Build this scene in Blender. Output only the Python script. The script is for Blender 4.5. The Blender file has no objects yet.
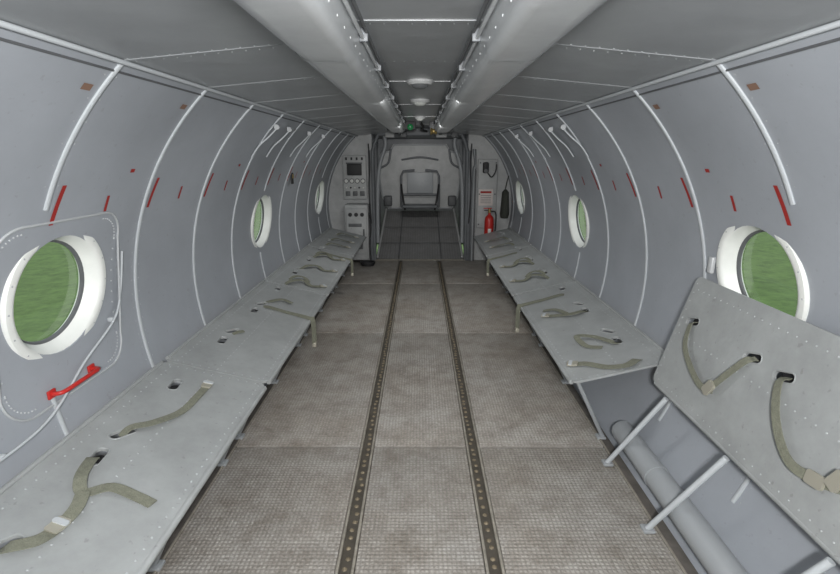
import bpy, bmesh, math, random
from mathutils import Vector, Matrix
random.seed(4)
S=bpy.context.scene
R=1.43; C=0.85; ZC=1.92; YB=7.6; YF=-1.2
def wx(z): return math.sqrt(max(0,R*R-(z-C)**2))

# ---------- materials ----------
def mat(name,col,rough=.5,metal=0,var=.0,vscale=3,bump=0,bscale=60,spec=.5,stretch=None,speck=0):
    m=bpy.data.materials.new(name); m.use_nodes=True
    nt=m.node_tree; b=nt.nodes['Principled BSDF']
    b.inputs['Base Color'].default_value=(*col,1); b.inputs['Roughness'].default_value=rough
    b.inputs['Metallic'].default_value=metal; b.inputs['Specular IOR Level'].default_value=spec
    tc=nt.nodes.new('ShaderNodeTexCoord'); vec=tc.outputs['Object']
    if stretch:
        mp=nt.nodes.new('ShaderNodeMapping'); mp.inputs['Scale'].default_value=stretch
        nt.links.new(vec,mp.inputs[0]); vec=mp.outputs[0]
    if var>0:
        n=nt.nodes.new('ShaderNodeTexNoise'); n.inputs['Scale'].default_value=vscale; n.inputs['Detail'].default_value=7
        n.inputs['Roughness'].default_value=.68
        r=nt.nodes.new('ShaderNodeValToRGB'); r.color_ramp.elements[0].position=.3; r.color_ramp.elements[1].position=.7
        r.color_ramp.elements[0].color=(*[c*(1-var) for c in col],1)
        r.color_ramp.elements[1].color=(*[min(1,c*(1+var)) for c in col],1)
        nt.links.new(vec,n.inputs['Vector']); nt.links.new(n.outputs['Fac'],r.inputs['Fac'])
        out=r.outputs['Color']
        if speck>0:
            n3=nt.nodes.new('ShaderNodeTexNoise'); n3.inputs['Scale'].default_value=38; n3.inputs['Detail'].default_value=4
            nt.links.new(tc.outputs['Object'],n3.inputs['Vector'])
            r3=nt.nodes.new('ShaderNodeValToRGB'); r3.color_ramp.elements[0].position=.66; r3.color_ramp.elements[1].position=.72
            r3.color_ramp.elements[0].color=(0,0,0,1); r3.color_ramp.elements[1].color=(speck,)*3+(1,)
            nt.links.new(n3.outputs['Fac'],r3.inputs[0])
            mx=nt.nodes.new('ShaderNodeMix'); mx.data_type='RGBA'; nt.links.new(r3.outputs[0],mx.inputs[0]); nt.links.new(out,mx.inputs[6])
            mx.inputs[7].default_value=(.16,.15,.14,1); out=mx.outputs[2]
        nt.links.new(out,b.inputs['Base Color'])
    if bump>0:
        n2=nt.nodes.new('ShaderNodeTexNoise'); n2.inputs['Scale'].default_value=bscale; n2.inputs['Detail'].default_value=1.5
        bp=nt.nodes.new('ShaderNodeBump'); bp.inputs['Strength'].default_value=bump; bp.inputs['Distance'].default_value=.01
        nt.links.new(vec,n2.inputs['Vector']); nt.links.new(n2.outputs['Fac'],bp.inputs['Height'])
        nt.links.new(bp.outputs['Normal'],b.inputs['Normal'])
    return m
M_wall=mat('wall_paint',(.33,.353,.385),.44,0,.09,1.5,.25,4,speck=.2)
M_ceil=mat('ceiling_paint',(.28,.295,.305),.30,0,.10,3,.45,5)
M_rib=mat('rib_paint',(.48,.51,.53),.5)
M_duct=mat('duct_paint',(.56,.58,.59),.26,.15,.08,3,.1,10)
M_bench=mat('bench_paint',(.32,.335,.335),.42,0,.14,5,.1,25,speck=.35)
M_frame=mat('window_frame_paint',(.78,.80,.77),.42,0,.05,8)
M_red=mat('red_paint',(.50,.025,.02),.35)
M_mark=mat('red_marking',(.33,.02,.015),.7)
M_stencil=mat('stencil_brown',(.22,.13,.09),.8)
M_strap=mat('strap_webbing',(.185,.19,.145),.85,0,.2,60,.3,200)
M_buckle=mat('buckle_metal',(.50,.48,.40),.4,.5)
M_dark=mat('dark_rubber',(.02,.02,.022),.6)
M_darkmet=mat('dark_metal',(.10,.105,.11),.5,0,.2,5)
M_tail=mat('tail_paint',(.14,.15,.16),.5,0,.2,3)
M_hatch=mat('hatch_paint',(.40,.41,.41),.5,0,.18,4,.1,10,speck=.5)
M_tube=mat('tube_paint',(.34,.36,.375),.4)
M_rivet=mat('rivet_paint',(.42,.44,.45),.45)
M_rail=mat('rail_metal',(.085,.075,.06),.6,.2,.3,12)
M_lip=mat('rail_lip',(.28,.26,.22),.5,.1,.3,20)
M_stud=mat('rail_stud',(.20,.165,.11),.6,.1,.5,50)
M_under=mat('bilge_dirt',(.11,.10,.09),.8,0,.35,9)
M_white=mat('white_paint',(.65,.66,.64),.5)
M_paper=mat('paper',(.66,.60,.57),.8,0,.05,20)
M_glassg=mat('gauge_face',(.5,.52,.5),.3)
M_green=mat('green_lens',(.02,.18,.06),.2)
M_redl=mat('red_lens',(.6,.02,.01),.2)
M_brass=mat('brass',(.35,.26,.10),.4,.6)
M_bag=mat('bag_cloth',(.035,.037,.03),.9)

def floor_mat(name,base,dark,brown,k=390,wear=1):
    m=bpy.data.materials.new(name); m.use_nodes=True; nt=m.node_tree; N=nt.nodes; L=nt.links
    b=N['Principled BSDF']; b.inputs['Roughness'].default_value=.5
    tc=N.new('ShaderNodeTexCoord'); sx=N.new('ShaderNodeSeparateXYZ'); L.new(tc.outputs['Object'],sx.inputs[0])
    def mth(op,a,bb=None):
        n=N.new('ShaderNodeMath'); n.operation=op
        for i,v in enumerate((a,bb)):
            if v is None: continue
            if isinstance(v,(int,float)): n.inputs[i].default_value=v
            else: L.new(v,n.inputs[i])
        return n.outputs[0]
    s1=mth('ABSOLUTE',mth('SINE',mth('MULTIPLY',sx.outputs['X'],k/2)))
    s2=mth('ABSOLUTE',mth('SINE',mth('MULTIPLY',sx.outputs['Y'],k/2)))
    p=mth('MULTIPLY',s1,s2)
    def noise(sc,det,ro,lo,hi,c0,c1):
        n=N.new('ShaderNodeTexNoise'); n.inputs['Scale'].default_value=sc; n.inputs['Detail'].default_value=det; n.inputs['Roughness'].default_value=ro
        L.new(tc.outputs['Object'],n.inputs[0]); r=N.new('ShaderNodeValToRGB')
        r.color_ramp.elements[0].position=lo; r.color_ramp.elements[1].position=hi
        r.color_ramp.elements[0].color=(*c0,1); r.color_ramp.elements[1].color=(*c1,1); L.new(n.outputs['Fac'],r.inputs[0]); return r.outputs[0]
    def mix(f,a,b_,bt='MIX'):
        x=N.new('ShaderNodeMix'); x.data_type='RGBA'; x.blend_type=bt
        if isinstance(f,(int,float)): x.inputs[0].default_value=f
        else: L.new(f,x.inputs[0])
        L.new(a,x.inputs[6])
        if isinstance(b_,tuple): x.inputs[7].default_value=(*b_,1)
        else: L.new(b_,x.inputs[7])
        return x.outputs[2]
    c=noise(1.7,8,.7,.36,.62,brown,base)
    c=mix(.95*wear,c,noise(5,10,.82,.38,.58,(.55,.52,.48),(1,1,1)),'MULTIPLY')
    c=mix(.8*wear,c,noise(70,4,.7,.35,.6,(.6,.58,.55),(1.15,1.15,1.15)),'MULTIPLY')
    c=mix(noise(4.5,8,.75,.56,.66,(0,0,0),(.6*wear,)*3),c,(.50,.475,.435))
    c=mix(noise(26,6,.7,.67,.72,(0,0,0),(.9*wear,)*3),c,(.11,.085,.06))
    rr=mth('MULTIPLY',mth('SUBTRACT',1,p),.55)
    c=mix(rr,c,dark)
    L.new(c,b.inputs['Base Color'])
    bp=N.new('ShaderNodeBump'); bp.inputs['Strength'].default_value=.6; bp.inputs['Distance'].default_value=.004
    L.new(p,bp.inputs['Height']); L.new(bp.outputs['Normal'],b.inputs['Normal'])
    return m
M_floor=floor_mat('floor_waffle',(.52,.505,.48),(.19,.178,.162),(.42,.385,.34),330)
M_ramp=floor_mat('ramp_tread',(.26,.265,.27),(.12,.12,.12),(.22,.22,.22),150,.4)

def glass_mat():
    m=bpy.data.materials.new('window_glass'); m.use_nodes=True; nt=m.node_tree; nt.nodes.clear()
    o=nt.nodes.new('ShaderNodeOutputMaterial'); t=nt.nodes.new('ShaderNodeBsdfTransparent'); g=nt.nodes.new('ShaderNodeBsdfGlossy')
    f=nt.nodes.new('ShaderNodeLayerWeight'); f.inputs[0].default_value=.5; mx=nt.nodes.new('ShaderNodeMixShader')
    pw=nt.nodes.new('ShaderNodeMath'); pw.operation='POWER'; pw.inputs[1].default_value=4
    ad=nt.nodes.new('ShaderNodeMath'); ad.operation='MULTIPLY_ADD'; ad.inputs[1].default_value=.75; ad.inputs[2].default_value=.07
    t.inputs[0].default_value=(.86,.89,.84,1); g.inputs['Roughness'].default_value=.08
    nt.links.new(f.outputs['Facing'],pw.inputs[0]); nt.links.new(pw.outputs[0],ad.inputs[0]); nt.links.new(ad.outputs[0],mx.inputs[0])
    nt.links.new(t.outputs[0],mx.inputs[1]); nt.links.new(g.outputs[0],mx.inputs[2]); nt.links.new(mx.outputs[0],o.inputs[0])
    return m
M_glass=glass_mat()

# ---------- helpers ----------
def link(o,parent=None):
    S.collection.objects.link(o)
    if parent: o.parent=parent
    return o
def empty(name,loc=(0,0,0)):
    e=bpy.data.objects.new(name,None); e.empty_display_size=.1; S.collection.objects.link(e); e.location=loc; return e
def mesh(name,v,f,m,parent=None,smooth=False,ang=35):
    me=bpy.data.meshes.new(name); me.from_pydata([tuple(a) for a in v],[],f)
    bm=bmesh.new(); bm.from_mesh(me); bmesh.ops.recalc_face_normals(bm,faces=bm.faces); bm.to_mesh(me); bm.free()
    me.materials.append(m)
    if smooth:
        for p in me.polygons: p.use_smooth=True
        me.set_sharp_from_angle(angle=math.radians(ang))
    o=bpy.data.objects.new(name,me); return link(o,parent)
def box(name,c,s,m,parent=None,bev=0,rot=None):
    bm=bmesh.new(); bmesh.ops.create_cube(bm,size=1); bmesh.ops.scale(bm,vec=s,verts=bm.verts)
    if bev: bmesh.ops.bevel(bm,geom=bm.edges[:],offset=bev,segments=3,affect='EDGES',profile=.5)
    if rot: bmesh.ops.rotate(bm,cent=(0,0,0),matrix=rot,verts=bm.verts)
    bmesh.ops.translate(bm,vec=c,verts=bm.verts)
    me=bpy.data.meshes.new(name); bm.to_mesh(me); bm.free(); me.materials.append(m)
    if bev:
        for p in me.polygons: p.use_smooth=True
        me.set_sharp_from_angle(angle=math.radians(40))
    return link(bpy.data.objects.new(name,me),parent)
def catmull(pts,n=6):
    pts=[Vector(p) for p in pts]
    if len(pts)<3: return pts
    out=[]; P=[2*pts[0]-pts[1]]+pts+[2*pts[-1]-pts[-2]]
    for i in range(1,len(P)-2):
        for k in range(n):
            t=k/n; a,b,c,d=P[i-1],P[i],P[i+1],P[i+2]
            out.append(.5*((2*b)+(c-a)*t+(2*a-5*b+4*c-d)*t*t+(3*b-a-3*c+d)*t**3))
    out.append(pts[-1]); return out
def tube(name,pts,r,m,parent=None,seg=10,smooth=True,closed=False):
    P=catmull(pts) if smooth else [Vector(p) for p in pts]
    v=[];f=[]; T0=(P[1]-P[0]).normalized(); up=Vector((0,0,1)) if abs(T0.z)<.9 else Vector((0,1,0))
    u=T0.cross(up).normalized()
    n=len(P)
    for i,p in enumerate(P):
        if closed: T=(P[(i+1)%n]-P[i-1]).normalized()
        else: T=(P[min(i+1,n-1)]-P[max(i-1,0)]).normalized()
        u=(u-T*u.dot(T)).normalized(); w=T.cross(u)
        for k in range(seg):
            a=2*math.pi*k/seg; v.append(p+r*(math.cos(a)*u+math.sin(a)*w))
    for i in range(n if closed else n-1):
        j=(i+1)%n
        for k in range(seg): f.append((i*seg+k,i*seg+(k+1)%seg,j*seg+(k+1)%seg,j*seg+k))
    if not closed:
        f.append(tuple(range(seg))); f.append(tuple((n-1)*seg+k for k in range(seg)))
    return mesh(name,v,f,m,parent,True,50)
def lathe(name,prof,mw,m,parent=None,seg=48,closed=False,smooth=True):
    v=[];f=[];n=len(prof)
    for k in range(seg):
        a=2*math.pi*k/seg
        for (r,h) in prof: v.append(mw@Vector((r*math.cos(a),r*math.sin(a),h)))
    for k in range(seg):
        k2=(k+1)%seg
        for i in range(n if closed else n-1):
            i2=(i+1)%n; f.append((k*n+i,k*n+i2,k2*n+i2,k2*n+i))
    if not closed:
        if prof[0][0]>1e-6: f.append(tuple(k*n for k in range(seg)))
        if prof[-1][0]>1e-6: f.append(tuple(k*n+n-1 for k in range(seg)))
    o=mesh(name,v,f,m,parent,smooth,35)
    bm=bmesh.new(); bm.from_mesh(o.data); bmesh.ops.remove_doubles(bm,verts=bm.verts,dist=1e-6); bm.to_mesh(o.data); bm.free()
    return o
def frame_mat(loc,nz,xhint=(0,1,0)):
    z=Vector(nz).normalized(); x=Vector(xhint); x=(x-z*x.dot(z)).normalized(); y=z.cross(x)
    M=Matrix((x,y,z)).transposed().to_4x4(); M.translation=Vector(loc); return M
def rivets(name,pn,r,m,parent=None,h=.004):
    v=[];f=[]
    for p,nn in pn:
        M=frame_mat(p,nn,(0.13,1,.21)); b=len(v)
        for rr,hh in ((r,0),(r*.7,h*.75)):
            for k in range(6):
                a=k*math.pi/3; v.append(M@Vector((rr*math.cos(a),rr*math.sin(a),hh)))
        v.append(M@Vector((0,0,h)))
        for k in range(6):
            k2=(k+1)%6; f.append((b+k,b+k2,b+6+k2,b+6+k)); f.append((b+6+k,b+6+k2,b+12))
    return mesh(name,v,f,m,parent,True,80)
def ribbon(name,pts,w,m,parent=None,nrm=(0,0,1),t=.003,nrms=None):
    P=catmull(pts,6)
    n=len(P); v=[];f=[]
    if nrms:
        NN=catmull([Vector(a)+Vector((0,0,1e-5*i)) for i,a in enumerate(nrms)],6)
    for i,p in enumerate(P):
        T=(P[min(i+1,n-1)]-P[max(i-1,0)]).normalized(); N=Vector(NN[i] if nrms else nrm).normalized()
        s=N.cross(T).normalized(); N2=T.cross(s).normalized()
        for a,b in ((-1,0),(1,0),(1,1),(-1,1)): v.append(p+s*a*w/2+N2*b*t)
    for i in range(n-1):
        for k in range(4): f.append((i*4+k,i*4+(k+1)%4,(i+1)*4+(k+1)%4,(i+1)*4+k))
    f.append((0,1,2,3)); f.append(tuple((n-1)*4+k for k in range(4)))
    return mesh(name,v,f,m,parent,True,40)
def rrect(cx,cy,w,h,r,n=5):
    out=[]
    for (sx,sy,a0) in ((1,1,0),(-1,1,90),(-1,-1,180),(1,-1,270)):
        for k in range(n+1):
            a=math.radians(a0+90*k/n); out.append((cx+sx*(w/2-r)+r*math.cos(a),cy+sy*(h/2-r)+r*math.sin(a)))
    return out
def prism(poly,z0,z1):
    n=len(poly); v=[(x,y,z0) for x,y in poly]+[(x,y,z1) for x,y in poly]
    f=[tuple(range(n))[::-1],tuple(range(n,2*n))]+[(i,(i+1)%n,n+(i+1)%n,n+i) for i in range(n)]
    return v,f
def boolean(o,v,f):
    me=bpy.data.meshes.new('cut'); me.from_pydata([tuple(a) for a in v],[],f)
    bm=bmesh.new(); bm.from_mesh(me); bmesh.ops.recalc_face_normals(bm,faces=bm.faces); bm.to_mesh(me); bm.free()
    c=bpy.data.objects.new('cut',me); S.collection.objects.link(c)
    c.matrix_world=o.matrix_world.copy()
    md=o.modifiers.new('b','BOOLEAN'); md.object=c; md.operation='DIFFERENCE'; md.solver='EXACT'
    bpy.context.view_layer.update()
    dg=bpy.context.evaluated_depsgraph_get(); nm=bpy.data.meshes.new_from_object(o.evaluated_get(dg))
    o.modifiers.clear(); o.data=nm; bpy.data.objects.remove(c)

# ---------- walls ----------
WINS=[(1.80,1.10),(4.28,1.06),(6.84,1.06)]; WINR=[(1.93,1.12),(4.28,1.06),(6.84,1.06)]
def wall_frame(sg,y,z):
    a=math.asin((z-C)/R)
    return frame_mat((sg*R*math.cos(a),y,z),(-sg*math.cos(a),0,-math.sin(a)))
def build_wall(sg,name,wins):
    a0=math.asin((-.08-C)/R); a1=math.asin((ZC-C)/R)+.02; n=56; v=[];f=[]
    prof=[(R,a0+(a1-a0)*i/n) for i in range(n+1)]+[(R+.06,a1-(a1-a0)*i/n) for i in range(n+1)]
    for y in (YF,YB+.05):
        for r,a in prof: v.append((sg*r*math.cos(a),y,C+r*math.sin(a)))
    m=len(prof)
    f=[(i,(i+1)%m,m+(i+1)%m,m+i) for i in range(m)]
    for i in range(n): 
        f.append((i,i+1,m-2-i,m-1-i)); f.append((m+i,m+i+1,2*m-2-i,2*m-1-i))
    o=mesh(name,v,f,M_wall)
    cv=[];cf=[]
    for (y,z) in wins:
        M=wall_frame(sg,y,z); b=len(cv); N=40
        for h in (-.25,.25):
            for k in range(N):
                aa=2*math.pi*k/N; cv.append(M@Vector((.235*math.cos(aa),.235*math.sin(aa),h)))
        cf.append(tuple(b+k for k in range(N))); cf.append(tuple(b+N+k for k in range(N)))
        for k in range(N): cf.append((b+k,b+(k+1)%N,b+N+(k+1)%N,b+N+k))
    boolean(o,cv,cf)
    o.data.materials.clear(); o.data.materials.append(M_wall)
    for p in o.data.polygons: p.use_smooth=True
    o.data.set_sharp_from_angle(angle=math.radians(30))
    return o
wl=build_wall(-1,'wall_left',WINS); wr=build_wall(1,'wall_right',WINR)

wi=0
for sg,wins in ((-1,WINS),(1,WINR)):
    for (y,z) in wins:
        wi+=1; e=empty('window_%d'%wi,wall_frame(sg,y,z).translation)
        Mi=Matrix.Translation(-e.location)@wall_frame(sg,y,z)
        prof=[(.275,-.02),(.275,.006),(.268,.014),(.248,.017),(.236,.014),(.228,.006),(.206,-.042),(.201,-.052),(.205,-.064),(.232,-.064),(.232,-.02)]
        lathe('frame_ring',prof,Mi,M_frame,e,64,True)
        dv=[Mi@Vector((.204*math.cos(k*math.pi/24),.204*math.sin(k*math.pi/24),-.056)) for k in range(48)]
        mesh('glass_pane',dv,[tuple(range(48))],M_glass,e)
        lathe('gasket',[(.206,-.040),(.200,-.050),(.196,-.054),(.198,-.046)],Mi,M_darkmet,e,48,True)
        rivets('frame_screws',[(Mi@Vector((.258*math.cos(a),.258*math.sin(a),.014)),Mi.to_3x3()@Vector((0,0,1))) for a in [k*math.pi/8 for k in range(16)]],.0045,M_rivet,e)

# ribs
def arc_strip(name,sg,y,z0,z1,w,h,m,parent=None,n=24):
    a0=math.asin((z0-C)/R); a1=math.asin((z1-C)/R); v=[];f=[]
    for i in range(n+1):
        a=a0+(a1-a0)*i/n
        for r,dy in ((R+.004,-w/2),(R-h*.7,-w/2),(R-h,-w/4),(R-h,w/4),(R-h*.7,w/2),(R+.004,w/2)):
            v.append((sg*r*math.cos(a),y+dy,C+r*math.sin(a)))
    for i in range(n):
        for k in range(6): f.append((i*6+k,i*6+(k+1)%6,i*6+6+(k+1)%6,i*6+6+k))
    f+= [tuple(range(6)),tuple(n*6+k for k in range(6))]
    return mesh(name,v,f,m,parent,True,50)
RIBY=[1.68+.635*k for k in range(-4,10)]
for sg,nm,wins in ((-1,'left',WINS),(1,'right',WINR)):
    e=empty('wall_ribs_'+nm)
    riv=[]
    for y in RIBY:
        near=[w for w in wins if abs(w[0]-y)<.3]
        segs=[(.24 if sg>0 else .02,1.915)]
        if near:
            zz=near[0][1]; 
            segs=[(.24 if sg>0 else .02,zz-.36 if near[0][0]<3 else zz-.27),(zz+.34 if near[0][0]<3 else zz+.27,1.915)]
        for a,b in segs: arc_strip('rib',sg,y,a,b,.019,.008,M_rib,e)
        z=.26
        while z<1.88:
            if not near or abs(z-near[0][1])>.37:
                for dy in (-.03,.03):
                    a=math.asin((z-C)/R); riv.append(((sg*R*math.cos(a),y+dy,z),(-sg*math.cos(a),0,-math.sin(a))))
            z+=.07
    rivets('rib_rivets',riv,.0028,M_rivet,e,.0018)
    e2=empty('wall_markings_'+nm)
    def tag(y,z,w,h,m,sl=0):
        v=[]
        n=4
        for i in range(n+1):
            zz=z-h/2+h*i/n; a=math.asin((zz-C)/R)
            for dy in (-w/2,w/2): v.append((sg*(R-.0025)*math.cos(a),y+dy+sl*(i/n-.5),C+(R-.0025)*math.sin(a)))
        f=[(2*i,2*i+1,2*i+3,2*i+2) for i in range(n)]
        mesh('mark',v,f,m,e2)
    for i,y in enumerate(RIBY[3:12]):
        tag(y+.05 if i else y-.02,1.45,.021,.14,M_mark,.02)
        tag(y+.34,1.43,.017,.065,M_mark)
        if i in (1,3,6): tag(y+.45,1.56,.03,.015,M_mark)
    for y in (RIBY[4]-.07,RIBY[5]-.07,RIBY[3]-.25,RIBY[8]): tag(y,1.83,.045,.018,M_stencil)
    tag(RIBY[3]-.15,1.67,.06,.014,M_mark)

for sg,nm in ((-1,'1'),(1,'2')):
    tube('trim_'+nm,[(sg*(.945),YF,1.908),(sg*.945,YB,1.908)],.008,M_rib,None,8,False)
for sg,nm in ((-1,'3'),(1,'4')):
    z=1.885; tube('trim_'+nm,[(sg*(wx(z)-.002),YF,z),(sg*(wx(z)-.002),YB,z)],.004,M_darkmet,None,6,False)

# ---------- ceiling ----------
CZ=2.03
prof=[(-.96,1.915),(-.40,1.965),(-.395,CZ),(.395,CZ),(.40,1.965),(.96,1.915),(.96,2.1),(-.96,2.1)]
v=[];f=[]
for y in (YF,YB+.05):
    for x,z in prof: v.append((x,y,z))
n=len(prof); f=[(i,(i+1)%n,n+(i+1)%n,n+i) for i in range(n)]+[tuple(range(n)),tuple(range(n,2*n))]
mesh('ceiling',v,f,M_ceil)
e=empty('ceiling_seams'); riv=[]
for i,y in enumerate(RIBY):
    for sg in (-1,1):
        v=[]
        for dy in (-.012,.012):
            for x,z in ((.40,1.9655),(.945,1.9155)):
                v.append((sg*x,y+dy,z-.0012)); v.append((sg*x,y+dy,z+.002))
        mesh('seam',v,[(0,1,3,2),(4,5,7,6),(0,2,6,4),(0,4,5,1),(2,3,7,6)],M_ceil,e)
        for k in range(12):
            x=.43+k*.045; z=1.965-(x-.4)*.05/.56
            for dy in (-.025,.025): riv.append(((sg*x,y+dy,z),(0,0,-1)))
    if i%2==0: box('seam_centre',(0,y,CZ-.0005),(.40,.03,.004),M_ceil,e)
    for k in range(8): riv.append(((-.16+k*.045,y+.03,CZ),(0,0,-1)))
rivets('ceiling_rivets',riv,.0032,M_rivet,e,.002)

def duct(sg):
    e=empty('ceiling_duct')
    x0,x1=.195,.375; zb=1.89; y1=6.05
    pts=[(x0,CZ),(x0,zb+.05)]
    for k in range(6):
        a=math.pi+ (math.pi/2)*k/5; pts.append((x0+.03+.03*math.cos(a),zb+.03+.03*math.sin(a)))
    for k in range(6):
        a=1.5*math.pi+(math.pi/2)*k/5; pts.append((x1-.06+.06*math.cos(a),zb+.06+.06*math.sin(a)))
    pts+=[(x1,CZ)]
    v=[];n=len(pts)
    for y in (YF+.02,y1):
        for x,z in pts: v.append((sg*x,y,z))
    f=[(i,i+1,n+i+1,n+i) for i in range(n-1)]+[tuple(range(n,2*n)),tuple(range(n))]
    mesh('duct_body',v,f,M_duct,e,True,50)
    for y in (.3,1.55,2.8,4.05,5.3):
        v=[];
        for dy in (-.012,.012):
            for x,z in pts[1:-1]:
                cx,cz=(x0+x1)/2,zb+.08; d=Vector((x-cx,z-cz)); d=d*1.03
                v.append((sg*(cx+d.x),y+dy,cz+d.y))
        n2=len(pts)-2
        mesh('joint_band',v,[(i,i+1,n2+i+1,n2+i) for i in range(n2-1)],M_duct,e)
    box('flange',(sg*(x1+.012),2.4,1.958),(.024,7.2,.010),M_darkmet,e)
    for k,zz in enumerate((1.985,2.003)):
        tube('cable',[(sg*(x0-.012-.012*k),YF+.1,zz),(sg*(x0-.012-.012*k),6.9,zz)],.006,[M_duct,M_darkmet][k],e,8,False)
    for y in [.6+.55*k for k in range(10)]:
        box('cable_clip',(sg*(x0-.014),y,1.995),(.028,.014,.04),M_tail,e,.003)
    rv=[]
    for k in range(60): rv.append(((sg*(x0),-.5+k*.11,zb+.05),(-sg,0,0)))
    rivets('duct_rivets',rv,.004,M_duct,e,.002)
duct(-1); duct(1)
b=empty('ceiling_bracket'); 
for sg in (-1,1):
    box('block',(sg*.29,6.12,1.97),(.22,.12,.12),M_darkmet,b,.01)
    tube('pipe',[(sg*.26,6.15,1.99),(sg*.24,6.6,1.99),(sg*.3,7.1,1.96),(sg*.3,7.55,1.93)],.02,M_tail,b)

for y,r in ((2.92,.075),(3.88,.075),(5.5,.06)):
    e=empty('ceiling_lamp',(0,y,CZ))
    I=Matrix.Rotation(math.pi,4,'X')
    lathe('rim',[(r,0),(r,.010),(r*.85,.022),(r*.7,.022)],I,M_hatch,e,32)
    lathe('lens',[(r*.7,.018),(r*.6,.032),(r*.35,.042),(0,.045)],I,M_darkmet if y<3 else M_glassg,e,32)

# ---------- floor ----------
TRK=.305
e=empty('floor')
FW=1.125
def slab(name,x0,x1,y0,y1,z1,m,bev=.003):
    return box(name,((x0+x1)/2,(y0+y1)/2,z1-.02),(x1-x0,y1-y0,.04),m,e,bev)
ys=[YF,.58,2.43,4.28,6.1,YB]
for a,bb in zip(ys[:-1],ys[1:]):
    slab('floor_plate',-FW+.05,-TRK-.041,a+.007,bb-.007,0,M_floor)
    slab('floor_plate',-TRK+.041,TRK-.041,a+.007,bb-.007,0,M_floor)
    slab('floor_plate',TRK+.041,FW-.05,a+.007,bb-.007,0,M_floor)
box('subfloor',(0,(YF+YB)/2,-.055),(2.24,YB-YF,.03),M_under,e)
for sg in (-1,1):
    box('edge_strip',(sg*(FW-.035),(YF+YB)/2,-.012),(.06,YB-YF,.03),M_under,e,.004)
    tube('edge_bead',[(sg*(FW-.058),YF,.002),(sg*(FW-.058),YB,.002)],.006,M_lip,e,8,False)
sv=[]
for sg in (-1,1):
    for s in (-1,1): box('cargo_rail_lip',(sg*TRK+s*.032,(YF+YB)/2,-.006),(.013,YB-YF,.020),M_lip,e,.003)
    box('cargo_rail_channel',(sg*TRK,(YF+YB)/2,-.028),(.054,YB-YF,.012),M_rail,e)
    y=YF+.05
    while y<YB-.03:
        sv.append(((sg*TRK+random.uniform(-.006,.006),y+random.uniform(-.008,.008),-.022),(0,0,1))); y+=.052
rivets('cargo_rail_studs',sv,.012,M_stud,e,.006)
fs=[]
for yy in ys[1:-1]:
    for x in [-1.04+.13*k for k in range(17)]:
        if abs(abs(x)-TRK)>.05:
            fs.append(((x,yy-.025,0),(0,0,1))); fs.append(((x,yy+.025,0),(0,0,1)))
rivets('floor_screws',fs,.006,M_lip,e,.0015)

e=empty('heating_pipe')
tube('pipe_body',[(1.150,.02+YF,.115),(1.150,2.38,.115),(1.150,2.42,.115)],.060,M_tube,e,20,False)
for y in (-.2,.9,2.0): tube('pipe_band',[(1.150,y,.115),(1.150,y+.03,.115)],.063,M_tube,e,20,False)

# ---------- benches ----------
FX,BX,FZ,BZ=.82,1.352,.45,.58
def bpt(sg,s,y,off=.0):
    nx=(BZ-FZ); nz=(BX-FX); l=math.hypot(nx,nz)
    return Vector((sg*(FX+(BX-FX)*s - off*nx/l),y,FZ+(BZ-FZ)*s+off*nz/l))
def panel(name,sg,M,L,W,slots,parent,lip=True):
    v,f=prism(rrect(L/2,W/2,L,W,.035),-.012,0)
    o=mesh(name,v,f,M_bench); 
    cv=[];cf=[]
    for (sx,sy,ang,w,h) in slots:
        pl=rrect(0,0,w,h,h*.49,6); ca,sa=math.cos(ang),math.sin(ang)
        pl=[(sx+a*ca-b*sa,sy+a*sa+b*ca) for a,b in pl]
        vv,ff=prism(pl,-.05,.05); b=len(cv); cv+=vv; cf+=[tuple(b+i for i in q) for q in ff]
    boolean(o,cv,cf)
    o.data.materials.clear(); o.data.materials.append(M_bench); o.data.transform(M)
    o.parent=parent
    for (sx,sy,ang,w,h) in slots:
        pl=rrect(0,0,w+.006,h+.006,h*.49,6); ca,sa=math.cos(ang),math.sin(ang)
        tube('slot_rim',[M@Vector((sx+a*ca-b*sa,sy+a*sa+b*ca,-.001)) for a,b in pl],.0035,M_bench,parent,6,False,True)
        # dark plate under each open slot, stands in for the shade below
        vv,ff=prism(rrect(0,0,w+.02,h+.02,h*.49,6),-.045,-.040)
        mesh('slot_shade',[M@Vector((sx+a*ca-b*sa,sy+a*sa+b*ca,z)) for a,b,z in vv],ff,M_dark,parent)
    tube('edge_roll',[M@Vector((.03,-.002,-.012)),M@Vector((L-.03,-.002,-.012))],.014,M_bench,parent,10,False)
    rv=[]; N=(M.to_3x3()@Vector((0,0,1)))
    k=.03
    while k<L-.02:
        for yy in (.028,W*.5,W-.06): rv.append((M@Vector((k,yy,0)),N))
        k+=.045
    k=.05
    while k<W-.03:
        for xx in (.022,L-.022): rv.append((M@Vector((xx,k,0)),N))
        k+=.045
    rivets('panel_rivets',rv,.004,M_rivet,parent,.0025)
    return o
W=math.hypot(BX-FX,BZ-FZ)
def bench_M(sg,y0):
    x=Vector((0,1,0)); y=Vector((sg*(BX-FX),0,BZ-FZ)).normalized(); z=x.cross(y)
    flip=z.z<0
    if flip: z=-z
    M=Matrix((x,y,z)).transposed().to_4x4(); M.translation=bpt(sg,0,y0); return M
PAIR=[1.05+.585*k for k in range(-3,11)]
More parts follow.
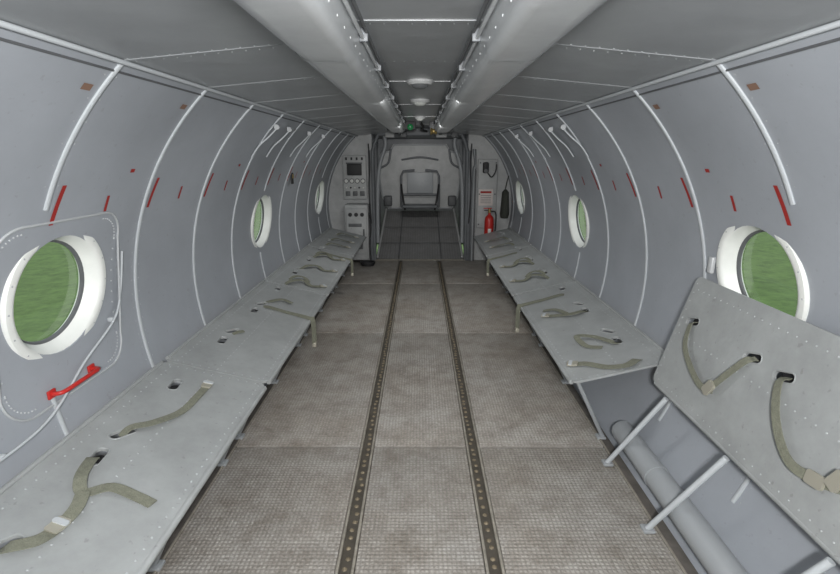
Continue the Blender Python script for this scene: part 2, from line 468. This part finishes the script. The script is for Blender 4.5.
def bench(sg,y0,y1):
    e=empty('folding_bench')
    M=bench_M(sg,y0); slots=[]
    for p in PAIR:
        for i,dy in enumerate((-.08,.08)):
            yy=p+dy
            if y0+.06<yy<y1-.06: slots.append((yy-y0,.71*W,(-.55 if i else .1),.10,.042))
    panel('seat_panel',sg,M,y1-y0,W,slots,e)
    for k in (y0+.12,(y0+y1)/2,y1-.12):
        tube('leg',[(sg*.87,k,.43),(sg*1.085,k+.06,.012)],.012,M_tube,e,10,False)
        tube('cross_tube',[bpt(sg,.05,k,-.024),bpt(sg,.97,k,-.024)],.011,M_tube,e,10,False)
        box('foot',(sg*1.075,k+.06,.008),(.05,.05,.014),M_tube,e,.003)
    tube('hinge_tube',[bpt(sg,.99,y0+.02,.002),bpt(sg,.99,y1-.02,.002)],.010,M_bench,e,10,False)
    return e
def nb(sg):
    nx=(BZ-FZ); nz=(BX-FX); return (-sg*nx,0,nz)
def strap(e,sg,pts,w=.04,end=None):
    P=[bpt(sg,s,y,h) for s,y,h in pts]
    ribbon('strap',P,w,M_strap,e,nb(sg))
    if end is not None:
        p=P[end]; q=P[end-1] if end else P[1]
        t=(p-q).normalized(); M=frame_mat(p+Vector(nb(sg)).normalized()*.006,nb(sg),t)
        v,f=prism(rrect(0,0,.06,.045,.008),-.003,.007); mesh('buckle',[M@Vector(a) for a in v],f,M_buckle,e)
        v,f=prism(rrect(.01,0,.02,.05,.008),.005,.011); mesh('buckle_bar',[M@Vector(a) for a in v],f,M_rib,e)
def hang(e,sg,y,s0,ln,w=.035):
    P=[bpt(sg,s0,y+.01,-.02),bpt(sg,s0-.04,y+.02,.004),bpt(sg,s0*.5,y,.004),bpt(sg,.02,y-.02,.006),Vector((sg*(FX-.022),y-.02,FZ-.02)),Vector((sg*(FX-.022),y-.01,FZ-ln))]
    n=Vector(nb(sg)).normalized(); h=Vector((-sg,-.5,.05))
    ribbon('strap_hanging',P,w,M_strap,e,nrms=[n,n,n,(n+.3*h),h,h])
    box('strap_tip',(sg*(FX-.022),y-.01,FZ-ln-.015),(.03,w*.7,.035),M_buckle,e,.003)
LB=[(-.9,.72),(.73,2.33),(2.345,4.02),(4.035,5.72),(5.735,7.2)]
lb=[bench(-1,a,b_) for a,b_ in LB]
rb=[bench(1,a,b_) for a,b_ in LB[2:]]
h=.006
strap(lb[1],-1,[(.74,1.56,-.02),(.72,1.53,.006),(.66,1.42,.02),(.58,1.37,h),(.46,1.41,.012),(.30,1.40,h),(.17,1.38,.005)])
strap(lb[1],-1,[(.71,1.13,-.02),(.67,1.12,.01),(.56,1.15,.02),(.54,1.22,h),(.53,1.29,.015),(.57,1.36,.02)],.042,3)
strap(lb[1],-1,[(.72,1.71,-.02),(.68,1.74,.012),(.57,1.79,.018),(.47,1.92,h),(.45,2.05,.01),(.455,2.18,.006)],.036,5)
hang(lb[2],-1,3.40,.66,.19,.05)
strap(lb[2],-1,[(.71,3.52,-.01),(.62,3.55,.008),(.5,3.62,.015),(.35,3.60,.01)],.036)
strap(lb[2],-1,[(.70,2.83,-.01),(.64,2.86,.008),(.58,2.89,.012)],.03)
for j,y in enumerate((4.1,4.7,5.25)):
    bb=lb[3]
    strap(bb,-1,[(.71,y-.05,-.02),(.6,y,.03),(.45,y+.12,.02),(.3,y+.05,.01),(.12,y+.12,.006)],.045,4)
    if j!=1: strap(bb,-1,[(.71,y+.1,-.02),(.62,y+.15,.03),(.5,y+.22,.02),(.38,y+.16,.006)],.04)
hang(lb[3],-1,5.5,.66,.16,.05)
for y in (5.95,6.3,6.75):
    strap(lb[4],-1,[(.71,y,-.02),(.6,y+.05,.03),(.4,y+.1,.02),(.2,y+.15,.006)],.045,3)
strap(rb[0],1,[(.74,2.46,-.02),(.68,2.42,.01),(.55,2.38,.012),(.38,2.42,h),(.22,2.50,.010),(.1,2.53,.006)],.045,5)
strap(rb[0],1,[(.72,2.72,-.02),(.64,2.68,.012),(.5,2.8,.02),(.33,2.84,.03),(.36,2.72,.01),(.5,2.66,.006)],.036)
strap(rb[0],1,[(.71,3.32,-.02),(.66,3.28,.01),(.5,3.25,.02),(.36,3.3,.01),(.2,3.35,.006)],.045,4)
strap(rb[0],1,[(.45,3.28,.02),(.36,3.42,.015),(.22,3.47,.006)],.036)
hang(rb[0],1,3.72,.66,.19,.05)
for y in (4.3,4.9):
    strap(rb[1],1,[(.71,y-.05,-.02),(.6,y,.03),(.45,y+.12,.02),(.3,y+.05,.01),(.12,y+.12,.006)],.045,4)
    strap(rb[1],1,[(.71,y+.1,-.02),(.62,y+.15,.03),(.5,y+.22,.02),(.38,y+.16,.006)],.04)
hang(rb[1],1,5.5,.6,.16,.05)
for y in (5.95,6.4):
    strap(rb[2],1,[(.71,y,-.02),(.6,y+.05,.03),(.4,y+.1,.02),(.2,y+.15,.006)],.045,3)

# raised panel (right, folded up)
e=empty('raised_folding_bench')
PX0,PZ0,PX1,PZ1=1.215,.49,1.372,1.05; PW=math.hypot(PX1-PX0,PZ1-PZ0)
def ppt(p,y,off=0):
    n=Vector((-(PZ1-PZ0),0,(PX1-PX0)))/PW
    return Vector((PX0+(PX1-PX0)*p,y,PZ0+(PZ1-PZ0)*p))+n*off
x=Vector((0,1,0)); yv=Vector((PX1-PX0,0,PZ1-PZ0)).normalized(); zv=Vector((-yv.z,0,yv.x))
def raised(y0,y1,e):
    M=Matrix((x,yv,zv)).transposed().to_4x4(); M.translation=ppt(0,y0)
    sl=[(yy-y0,.64*PW,-.3,.09,.034) for yy in (2.19,1.76,1.59,1.17,1.0) if y0+.06<yy<y1-.06]
    panel('seat_panel',1,M,y1-y0,PW,sl,e)
    for yy in (y0+.05,y0+.55,y0+1.05,y1-.17):
        if yy<y0+.06 or yy>y1-.5 or y0>0:
            tube('leg',[(1.21,yy,.47),(1.02,yy+.14,.012)],.013,M_rib,e,12,False)
            box('foot',(1.02,yy+.14,.008),(.05,.05,.014),M_tube,e,.003)
    for yy in (y0+.2,y1-.12):
        tube('stay',[ppt(.1,yy,-.02),(wx(.62)-.01,yy,.62)],.008,M_tube,e,8,False)
raised(.60,2.30,e)
np_=tuple(zv)
def pstrap(pts,w=.04,end=None):
    P=[ppt(*q) for q in pts]; ribbon('strap',P,w,M_strap,e,np_)
    if end is not None:
        p=P[end]; t=(p-P[end-1]).normalized(); M=frame_mat(p+zv*.006,zv,t)
        v,f=prism(rrect(0,0,.065,.045,.01),-.003,.007); mesh('buckle',[M@Vector(a) for a in v],f,M_buckle,e)
pstrap([(.64,2.19,-.02),(.61,2.18,.01),(.45,2.12,.03),(.32,2.0,.03),(.27,1.90,.03),(.30,1.84,.025)],.030)
pstrap([(.64,1.76,-.02),(.61,1.765,.012),(.5,1.80,.02),(.30,1.86,.028)],.030,3)
pstrap([(.64,1.59,-.02),(.60,1.58,.014),(.45,1.52,.03),(.32,1.45,.03),(.25,1.37,.03),(.27,1.28,.025),(.32,1.2,.02)],.034,5)
pstrap([(.64,1.17,-.02),(.60,1.17,.014),(.48,1.19,.03),(.34,1.22,.028)],.034,3)
e=empty('raised_folding_bench'); raised(-1.1,.58,e)

def wp(sg,y,z,off=0):
    a=math.asin((z-C)/R); return Vector((sg*(R-off)*math.cos(a),y,C+(R-off)*math.sin(a)))
e=empty('trim_5')  # bead and rivets outlining the emergency exit panel
pl=rrect(1.81,1.04,.68,.70,.12,8)
tube('seam_bead',[wp(-1,a,b_,.002) for a,b_ in pl],.005,M_rivet,e,8,False,True)
pl2=rrect(1.81,1.04,.63,.65,.10,10)
rivets('seam_rivets',[(wp(-1,a,b_,0),(1,0,-.1)) for a,b_ in pl2]+[(wp(-1,1.81+sx*.315,1.04-.22+.05*k,0),(1,0,-.1)) for sx in (-1,1) for k in range(10)],.004,M_rivet,e)
e=empty('emergency_handle')
hz=.735
tube('grip',[wp(-1,1.675,hz,.004),wp(-1,1.675,hz,.03),wp(-1,1.68,hz,.042),wp(-1,1.70,hz,.048),wp(-1,1.78,hz,.048),wp(-1,1.88,hz,.048),wp(-1,1.90,hz,.042),wp(-1,1.905,hz,.03),wp(-1,1.905,hz,.004)],.0085,M_red,e,12,False)
for y in (1.675,1.905): box('mount',wp(-1,y,hz,.007),(.010,.04,.035),M_red,e,.004)
e=empty('wall_hose')
tube('hose',[wp(-1,1.15,.66,.02),wp(-1,1.4,.645,.03),wp(-1,1.62,.67,.03),wp(-1,1.85,.79,.03),wp(-1,2.08,.90,.03),wp(-1,2.17,1.02,.015),wp(-1,2.18,1.2,.012)],.005,M_rib,e)
for p in ((1.4,.645),(2.08,.90)): box('clip',wp(-1,p[0],p[1],.014),(.022,.02,.02),M_rib,e,.004)
e=empty('placard'); 
box('plate',wp(-1,1.43,.93,.006),(.006,.10,.07),M_paper,e,.001); box('text_block',wp(-1,1.43,.935,.010),(.002,.08,.03),M_mark,e)
e=empty('wall_latch'); box('latch_body',wp(1,2.24,1.12,.012),(.02,.035,.08),M_duct,e,.006)

for sg in (-1,1):
    for y in (3.56,3.90,4.6,5.25):
        e=empty('wall_fitting')
        tube('arm',[wp(sg,y,1.84,.008),wp(sg,y,1.84,.035),wp(sg,y-.01,1.78,.035),wp(sg,y-.03,1.70,.018),wp(sg,y-.03,1.62,.012)],.006,M_rib,e)
        lathe('roller',[(0.001,-.015),(.018,-.015),(.018,.015),(.001,.015)],frame_mat(wp(sg,y,1.84,.035),(0,1,0),(1,0,0)),M_duct,e,16)
e=empty('wall_placard'); box('plate',wp(-1,5.0,1.42,.012),(.012,.07,.14),M_dark,e,.003); box('label',wp(-1,5.0,1.43,.02),(.003,.05,.04),M_brass,e)

# ---------- far bulkhead ----------
DW=.735
def bulk(sg,name):
    pts=[(DW,-.02),(DW,1.96)]
    pts+= [(.945,1.925)]
    for k in range(25):
        z=1.90-k*(1.92)/24; pts.append((wx(z)+.02,z))
    v=[(sg*a,YB,b_) for a,b_ in pts]+[(sg*a,YB+.04,b_) for a,b_ in pts]; n=len(pts)
    f=[tuple(range(n)),tuple(range(n,2*n))]+[(i,(i+1)%n,n+(i+1)%n,n+i) for i in range(n)]
    mesh(name,v,f,M_hatch)
bulk(-1,'wall_far_left'); bulk(1,'wall_far_right')
e=empty('door_frame_1')
for sg in (-1,1):
    tube('jamb_tube',[(sg*(DW-.01),YB-.01,.0),(sg*(DW-.01),YB-.01,1.5),(sg*(DW-.03),YB-.01,1.75),(sg*(DW-.10),YB-.01,1.93)],.028,M_tail,e,12)
    box('jamb_post',(sg*(DW+.03),YB-.02,.85),(.05,.06,1.7),M_tail,e,.01)
    box('side_fairing',(sg*.70,YB+.45,1.1),(.06,.5,1.5),M_tail,e,.02)
    tube('fairing_edge',[(sg*.69,YB+.2,.25),(sg*.68,YB+.2,1.0),(sg*.64,YB+.2,1.45),(sg*.54,YB+.2,1.78),(sg*.56,YB+.2,1.93)],.03,M_tube,e,10)
    tube('hanging_cable',[(sg*.78,YB-.06,1.80),(sg*.76,YB-.09,1.5),(sg*.785,YB-.08,1.1),(sg*.76,YB-.08,.6)],.009,M_dark,e)
box('threshold',(0,YB-.01,.006),(1.44,.06,.012),M_lip,e,.003)
box('header',(0,YB+.0,1.97),(1.3,.08,.12),M_tail,e,.02)
for x0,mm,sz in ((-.45,M_hatch,.14),(-.25,M_darkmet,.10),(.32,M_hatch,.16),(.52,M_darkmet,.10)):
    box('overhead_unit',(x0,YB-.07,1.93),(sz,.10,.09),mm,e,.012)
TY=9.55
e=empty('cargo_ramp')
v=[(-.72,YB+.03,-.02),(.72,YB+.03,-.02),(.68,TY-.05,.58),(-.68,TY-.05,.58)]
v+= [(a,b_,c-.05) for a,b_,c in v]
mesh('ramp_deck',v,[(0,1,2,3),(4,5,6,7),(0,1,5,4),(1,2,6,5),(2,3,7,6),(3,0,4,7)],M_ramp,e)
for x0 in (-.35,.35): tube('deck_seam',[(x0,YB+.05,.0),(x0*.95,TY-.1,.585)],.008,M_darkmet,e,6,False)
for t in (.3,.62):
    y=YB+.05+t*(TY-YB-.15); box('deck_joint',(0,y,.6*t-.004),(1.36,.015,.008),M_darkmet,e,.002)
for sg in (-1,1): tube('side_rail',[(sg*.69,YB+.05,.04),(sg*.66,TY-.1,.62)],.02,M_hatch,e,10,False)
def quadwall(name,a,b_,m):
    v=[a[0],a[1],a[2],a[3]]; v2=[(p[0]+b_[0],p[1]+b_[1],p[2]+b_[2]) for p in v]
    mesh(name,v+v2,[(0,1,2,3),(4,5,6,7),(0,1,5,4),(1,2,6,5),(2,3,7,6),(3,0,4,7)],m)
for sg,nm in ((-1,'left'),(1,'right')):
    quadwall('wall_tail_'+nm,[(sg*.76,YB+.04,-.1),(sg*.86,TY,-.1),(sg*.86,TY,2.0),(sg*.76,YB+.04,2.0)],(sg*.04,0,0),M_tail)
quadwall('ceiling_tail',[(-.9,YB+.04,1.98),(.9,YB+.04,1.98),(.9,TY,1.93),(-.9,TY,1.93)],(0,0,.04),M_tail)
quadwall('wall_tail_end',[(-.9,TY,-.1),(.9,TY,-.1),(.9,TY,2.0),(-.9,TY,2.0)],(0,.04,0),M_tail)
e=empty('pressure_hatch',(0,TY,0))
pl=[(-.62,.62),(.62,.62),(.74,.85),(.80,1.2),(.80,1.55),(.74,1.68),(.58,1.72),(.50,1.84),(-.50,1.84),(-.58,1.72),(-.74,1.68),(-.80,1.55),(-.80,1.2),(-.74,.85)]
v,f=prism(pl,0,.05)
mesh('hatch_plate',[(p[0],-.03-p[2],p[1]) for p in v],f,M_hatch,e,False)
tube('hatch_rim',[(a*.97,-.085,1.2+(b_-1.2)*.97) for a,b_ in pl],.014,M_tube,e,10,False,True)
tube('frame_tube',[(-.36,-.14,.66),(-.36,-.14,1.25),(-.32,-.14,1.34),(-.1,-.14,1.36)],.022,M_tail,e,10,False)
tube('frame_tube',[(.36,-.14,.66),(.36,-.14,1.25),(.32,-.14,1.34),(.1,-.14,1.36)],.022,M_tail,e,10,False)
tube('frame_cross',[(-.36,-.14,.90),(.36,-.14,.90)],.022,M_tail,e,10,False)
box('dished_panel',(0,-.10,1.12),(.5,.03,.40),M_tube,e,.012)
for sg in (-1,1):
    tube('frame_arm',[(sg*.36,-.14,1.1),(sg*.33,-.30,.9),(sg*.28,-.42,.64)],.018,M_dark,e)
    lathe('hub',[(.001,.03),(.07,.03),(.10,.0)],frame_mat((sg*.5,-.08,1.58),(0,-1,0)),M_tail,e,24)
    tube('corner_brace',[(sg*.75,-.09,1.4),(sg*.6,-.10,1.5),(sg*.55,-.09,1.75)],.02,M_tail,e)
    box('stowed_block',(sg*.62,-.12,.78),(.16,.14,.2),M_darkmet,e,.03)
tube('stiffener',[(-.35,-.09,1.55),(0,-.12,1.6),(.35,-.09,1.55)],.018,M_tail,e)
box('seat_pan',(0,-.30,.70),(.66,.4,.05),M_tail,e,.015)

# instrument panel (left of door)
e=empty('instrument_panel',(-1.0,YB-.02,1.3))
box('face',(0,-.02,0.0),(.36,.05,.66),M_hatch,e,.012)
box('display',(.0,-.06,.12),(.22,.05,.17),M_dark,e,.01)
box('display_hood',(.0,-.065,.215),(.24,.06,.02),M_darkmet,e,.004)
for i,x0 in enumerate((-.13,-.045,.04,.125)):
    Mf=frame_mat((x0,-.045,-.05),(0,-1,0),(1,0,0))
    lathe('gauge_rim',[(.036,0),(.036,.018),(.029,.02),(.028,.012)],Mf,M_dark,e,20)
    lathe('gauge_face',[(.028,.013),(.0,.014)],Mf,M_white,e,20)
for i in range(5):
    lathe('knob',[(.014,0),(.012,.03),(0,.032)],frame_mat((-.13+.065*i,-.045,-.15),(0,-1,0),(1,0,0)),M_dark if i%2 else M_white,e,12)
for i in range(4): box('switch',(-.12+.08*i,-.055,.28),(.025,.03,.04),M_dark,e,.004)
for i in range(3): box('toggle_plate',(-.11+.11*i,-.05,-.24),(.07,.02,.07),M_darkmet,e,.004)
e=empty('equipment_cabinet',(-.97,YB-.14,.48))
box('body',(0,0,0),(.36,.26,.86),M_hatch,e,.02)
box('door_leaf',(0,-.135,.02),(.31,.012,.70),M_hatch,e,.01)
for i in range(3): lathe('dial',[(.03,0),(.03,.012),(.0,.014)],frame_mat((-.09+.09*i,-.142,.28),(0,-1,0),(1,0,0)),M_dark,e,16)
box('handle',(.11,-.15,.0),(.02,.03,.12),M_darkmet,e,.004)
box('vent',(0,-.145,-.2),(.18,.01,.10),M_darkmet,e,.003)
box('placard_strip',(-.02,-.145,.12),(.2,.006,.05),M_darkmet,e,.002)
tube('cable',[(.182,-.05,.3),(.22,-.14,.1),(.20,-.16,-.15),(.21,-.18,-.44)],.012,M_dark,e)
e=empty('cable_coil',(-.80,YB-.42,.0))
for k in range(3): tube('loop',[((.09+.01*k)*math.cos(a),(.07+.01*k)*math.sin(a),.013+.02*k) for a in [i*math.pi/8 for i in range(16)]],.012,M_dark,e,8,False,True)
# right side
e=empty('equipment_panel',(1.04,YB-.025,1.05))
box('board',(0,0,0),(.30,.04,1.05),M_hatch,e,.012)
for dx in (-.12,.12):
    for dz in (-.47,0,.47): lathe('bolt',[(.012,0),(.012,.01),(0,.012)],frame_mat((dx,-.02,dz),(0,-1,0),(1,0,0)),M_darkmet,e,8)
box('notice_sheet',(-.02,-.026,-.05),(.22,.006,.25),M_paper,e,.001)
box('notice_heading',(-.02,-.031,.03),(.17,.003,.03),M_mark,e)
for k in range(5): box('notice_text',(-.02,-.031,-.02-.028*k),(.16,.002,.007),M_darkmet,e)
e=empty('wall_handset',(1.0,YB-.085,1.45))
box('handset_body',(0,0,0),(.09,.06,.16),M_dark,e,.02)
lathe('earpiece',[(.035,0),(.035,.04),(0,.045)],frame_mat((0,-.02,.05),(0,-1,0),(1,0,0)),M_dark,e,16)
lathe('mouthpiece',[(.03,0),(.03,.04),(0,.045)],frame_mat((0,-.02,-.05),(0,-1,0),(1,0,0)),M_darkmet,e,16)
tube('handset_cord',[(0.03,-.02,-.08),(.09,-.03,-.14),(.15,-.02,-.05),(.16,0,.05)],.010,M_dark,e)
e=empty('hydraulic_pipes')
for k in range(3): tube('pipe',[(.80+.02*k,YB-.06,1.72),(.83+.01*k,YB-.08,1.5-.05*k),(.80+.025*k,YB-.08,1.3),(.80+.025*k,YB-.07,.002)],.010,[M_tail,M_tube,M_darkmet][k],e)
e=empty('fire_extinguisher',(1.07,YB-.17,.30))
I=Matrix.Identity(4)
lathe('cylinder_body',[(.0,.0),(.065,.0),(.072,.012),(.072,.36),(.062,.41),(.035,.44),(.022,.45),(.022,.48),(0,.48)],I,M_red,e,28)
lathe('valve',[(.02,.47),(.024,.48),(.024,.52),(.012,.54),(0,.54)],I,M_brass,e,16)
box('lever',(-.03,0,.545),(.13,.022,.014),M_red,e,.004); box('carry_handle',(-.03,0,.515),(.11,.02,.012),M_dark,e,.003)
tube('hose',[(.02,-.01,.50),(.09,-.02,.48),(.10,-.02,.3),(.085,-.03,.12)],.011,M_dark,e)
lathe('nozzle',[(.012,0),(.024,-.09),(0,-.09)],Matrix.Translation((.085,-.03,.13)),M_dark,e,12)
box('label',(0,-.071,.2),(.05,.006,.08),M_white,e,.002)
box('bracket',(0,.085,.2),(.12,.02,.05),M_dark,e,.004); box('bracket_low',(0,.03,-.008),(.13,.12,.014),M_tube,e,.003)
tube('bracket_stem',[(0,.07,-.01),(0,.07,-.29)],.012,M_tube,e,8,False)
e=empty('hanging_bag',(1.27,YB-.35,.92))
prof=[(.02,.22),(.05,.18),(.06,0),(.07,-.14),(.055,-.2),(.0,-.21)]
lathe('bag_body',prof,Matrix.Scale(1.3,4,(0,1,0)),M_bag,e,16)
tube('bag_strap',[(0,.04,.2),(.02,0,.35),(.04,.0,.42)],.008,M_bag,e)
e=empty('signal_lamps',(-.17,6.0,1.93))
box('housing',(0.0,0,.04),(.24,.06,.10),M_dark,e,.008)
for dx,mm in ((-.06,M_redl),(.055,M_green)): lathe('lens',[(.036,0),(.036,.02),(.022,.035),(0,.04)],frame_mat((dx,-.03,.02),(0,-1,0),(1,0,0)),mm,e,16)
e=empty('ceiling_pulley',(.17,6.3,1.92))
lathe('drum',[(0.001,-.04),(.04,-.04),(.045,-.03),(.03,-.01),(.03,.01),(.045,.03),(.04,.04),(.001,.04)],frame_mat((0,0,0),(1,0,0)),M_brass,e,20)
box('bracket',(0,0,.06),(.1,.03,.1),M_darkmet,e,.005)
e=empty('ceiling_hose'); tube('hose',[(.0,5.9,2.0),(.04,6.3,1.97),(0.02,6.8,1.96),(.1,7.4,1.97)],.015,M_dark,e)

v=[(sg*wx(z),YF,z) for sg,zs in ((-1,[k*.095 for k in range(21)]),(1,[1.9-k*.095 for k in range(21)])) for z in zs]
v2=[(a,YF-.05,c) for a,b_,c in v]; n=len(v)
mesh('wall_front',v+v2,[tuple(range(n)),tuple(range(n,2*n))]+[(i,(i+1)%n,n+(i+1)%n,n+i) for i in range(n)],M_hatch)

# ---------- outside ----------
mg=mat('grass',(.135,.225,.06),.9,0,.35,3.5,0)
g=box('grass_ground',(0,0,-1.6),(300,300,.1),mg)
w=bpy.data.worlds.new('World'); S.world=w; w.use_nodes=True; nt=w.node_tree
bg=nt.nodes['Background']
bg.inputs[0].default_value=(.86,.92,1,1); bg.inputs[1].default_value=1.1
# ---------- lights ----------
def area(name,loc,tgt,sx,sy,p,col=(1,1,1)):
    l=bpy.data.lights.new(name,'AREA'); l.shape='RECTANGLE'; l.size=sx; l.size_y=sy; l.energy=p; l.color=col
    o=bpy.data.objects.new(name,l); S.collection.objects.link(o); o.location=loc
    o.rotation_euler=(Vector(tgt)-Vector(loc)).to_track_quat('-Z','Y').to_euler()
area('flash_light',(.05,-.35,1.74),(0,5,1.3),.2,.15,84,(1,.99,.98))
area('cabin_fill',(0,2.6,1.86),(0,3.0,.6),.5,.35,9,(1,.99,.97))  # added fill under the ceiling, aimed away from the camera, no fixture here
area('cabin_fill',(0,4.8,1.86),(0,5.3,.6),.5,.35,12,(1,.99,.97))  # second added fill, brightens the far half of the cabin
area('tail_fill',(0,8.0,1.9),(0,9.3,.9),.5,.15,4,(1,.99,.97))  # added fill to lift the tail section, not an actual lamp
cam=bpy.data.cameras.new('camera'); co=bpy.data.objects.new('camera',cam); S.collection.objects.link(co)
cam.sensor_width=36; cam.lens=480/840*36; cam.clip_start=.02
co.location=(0,0,1.62); co.rotation_euler=(math.radians(90)-math.atan(131/480),0,0)
S.camera=co
S.view_settings.view_transform='Standard'
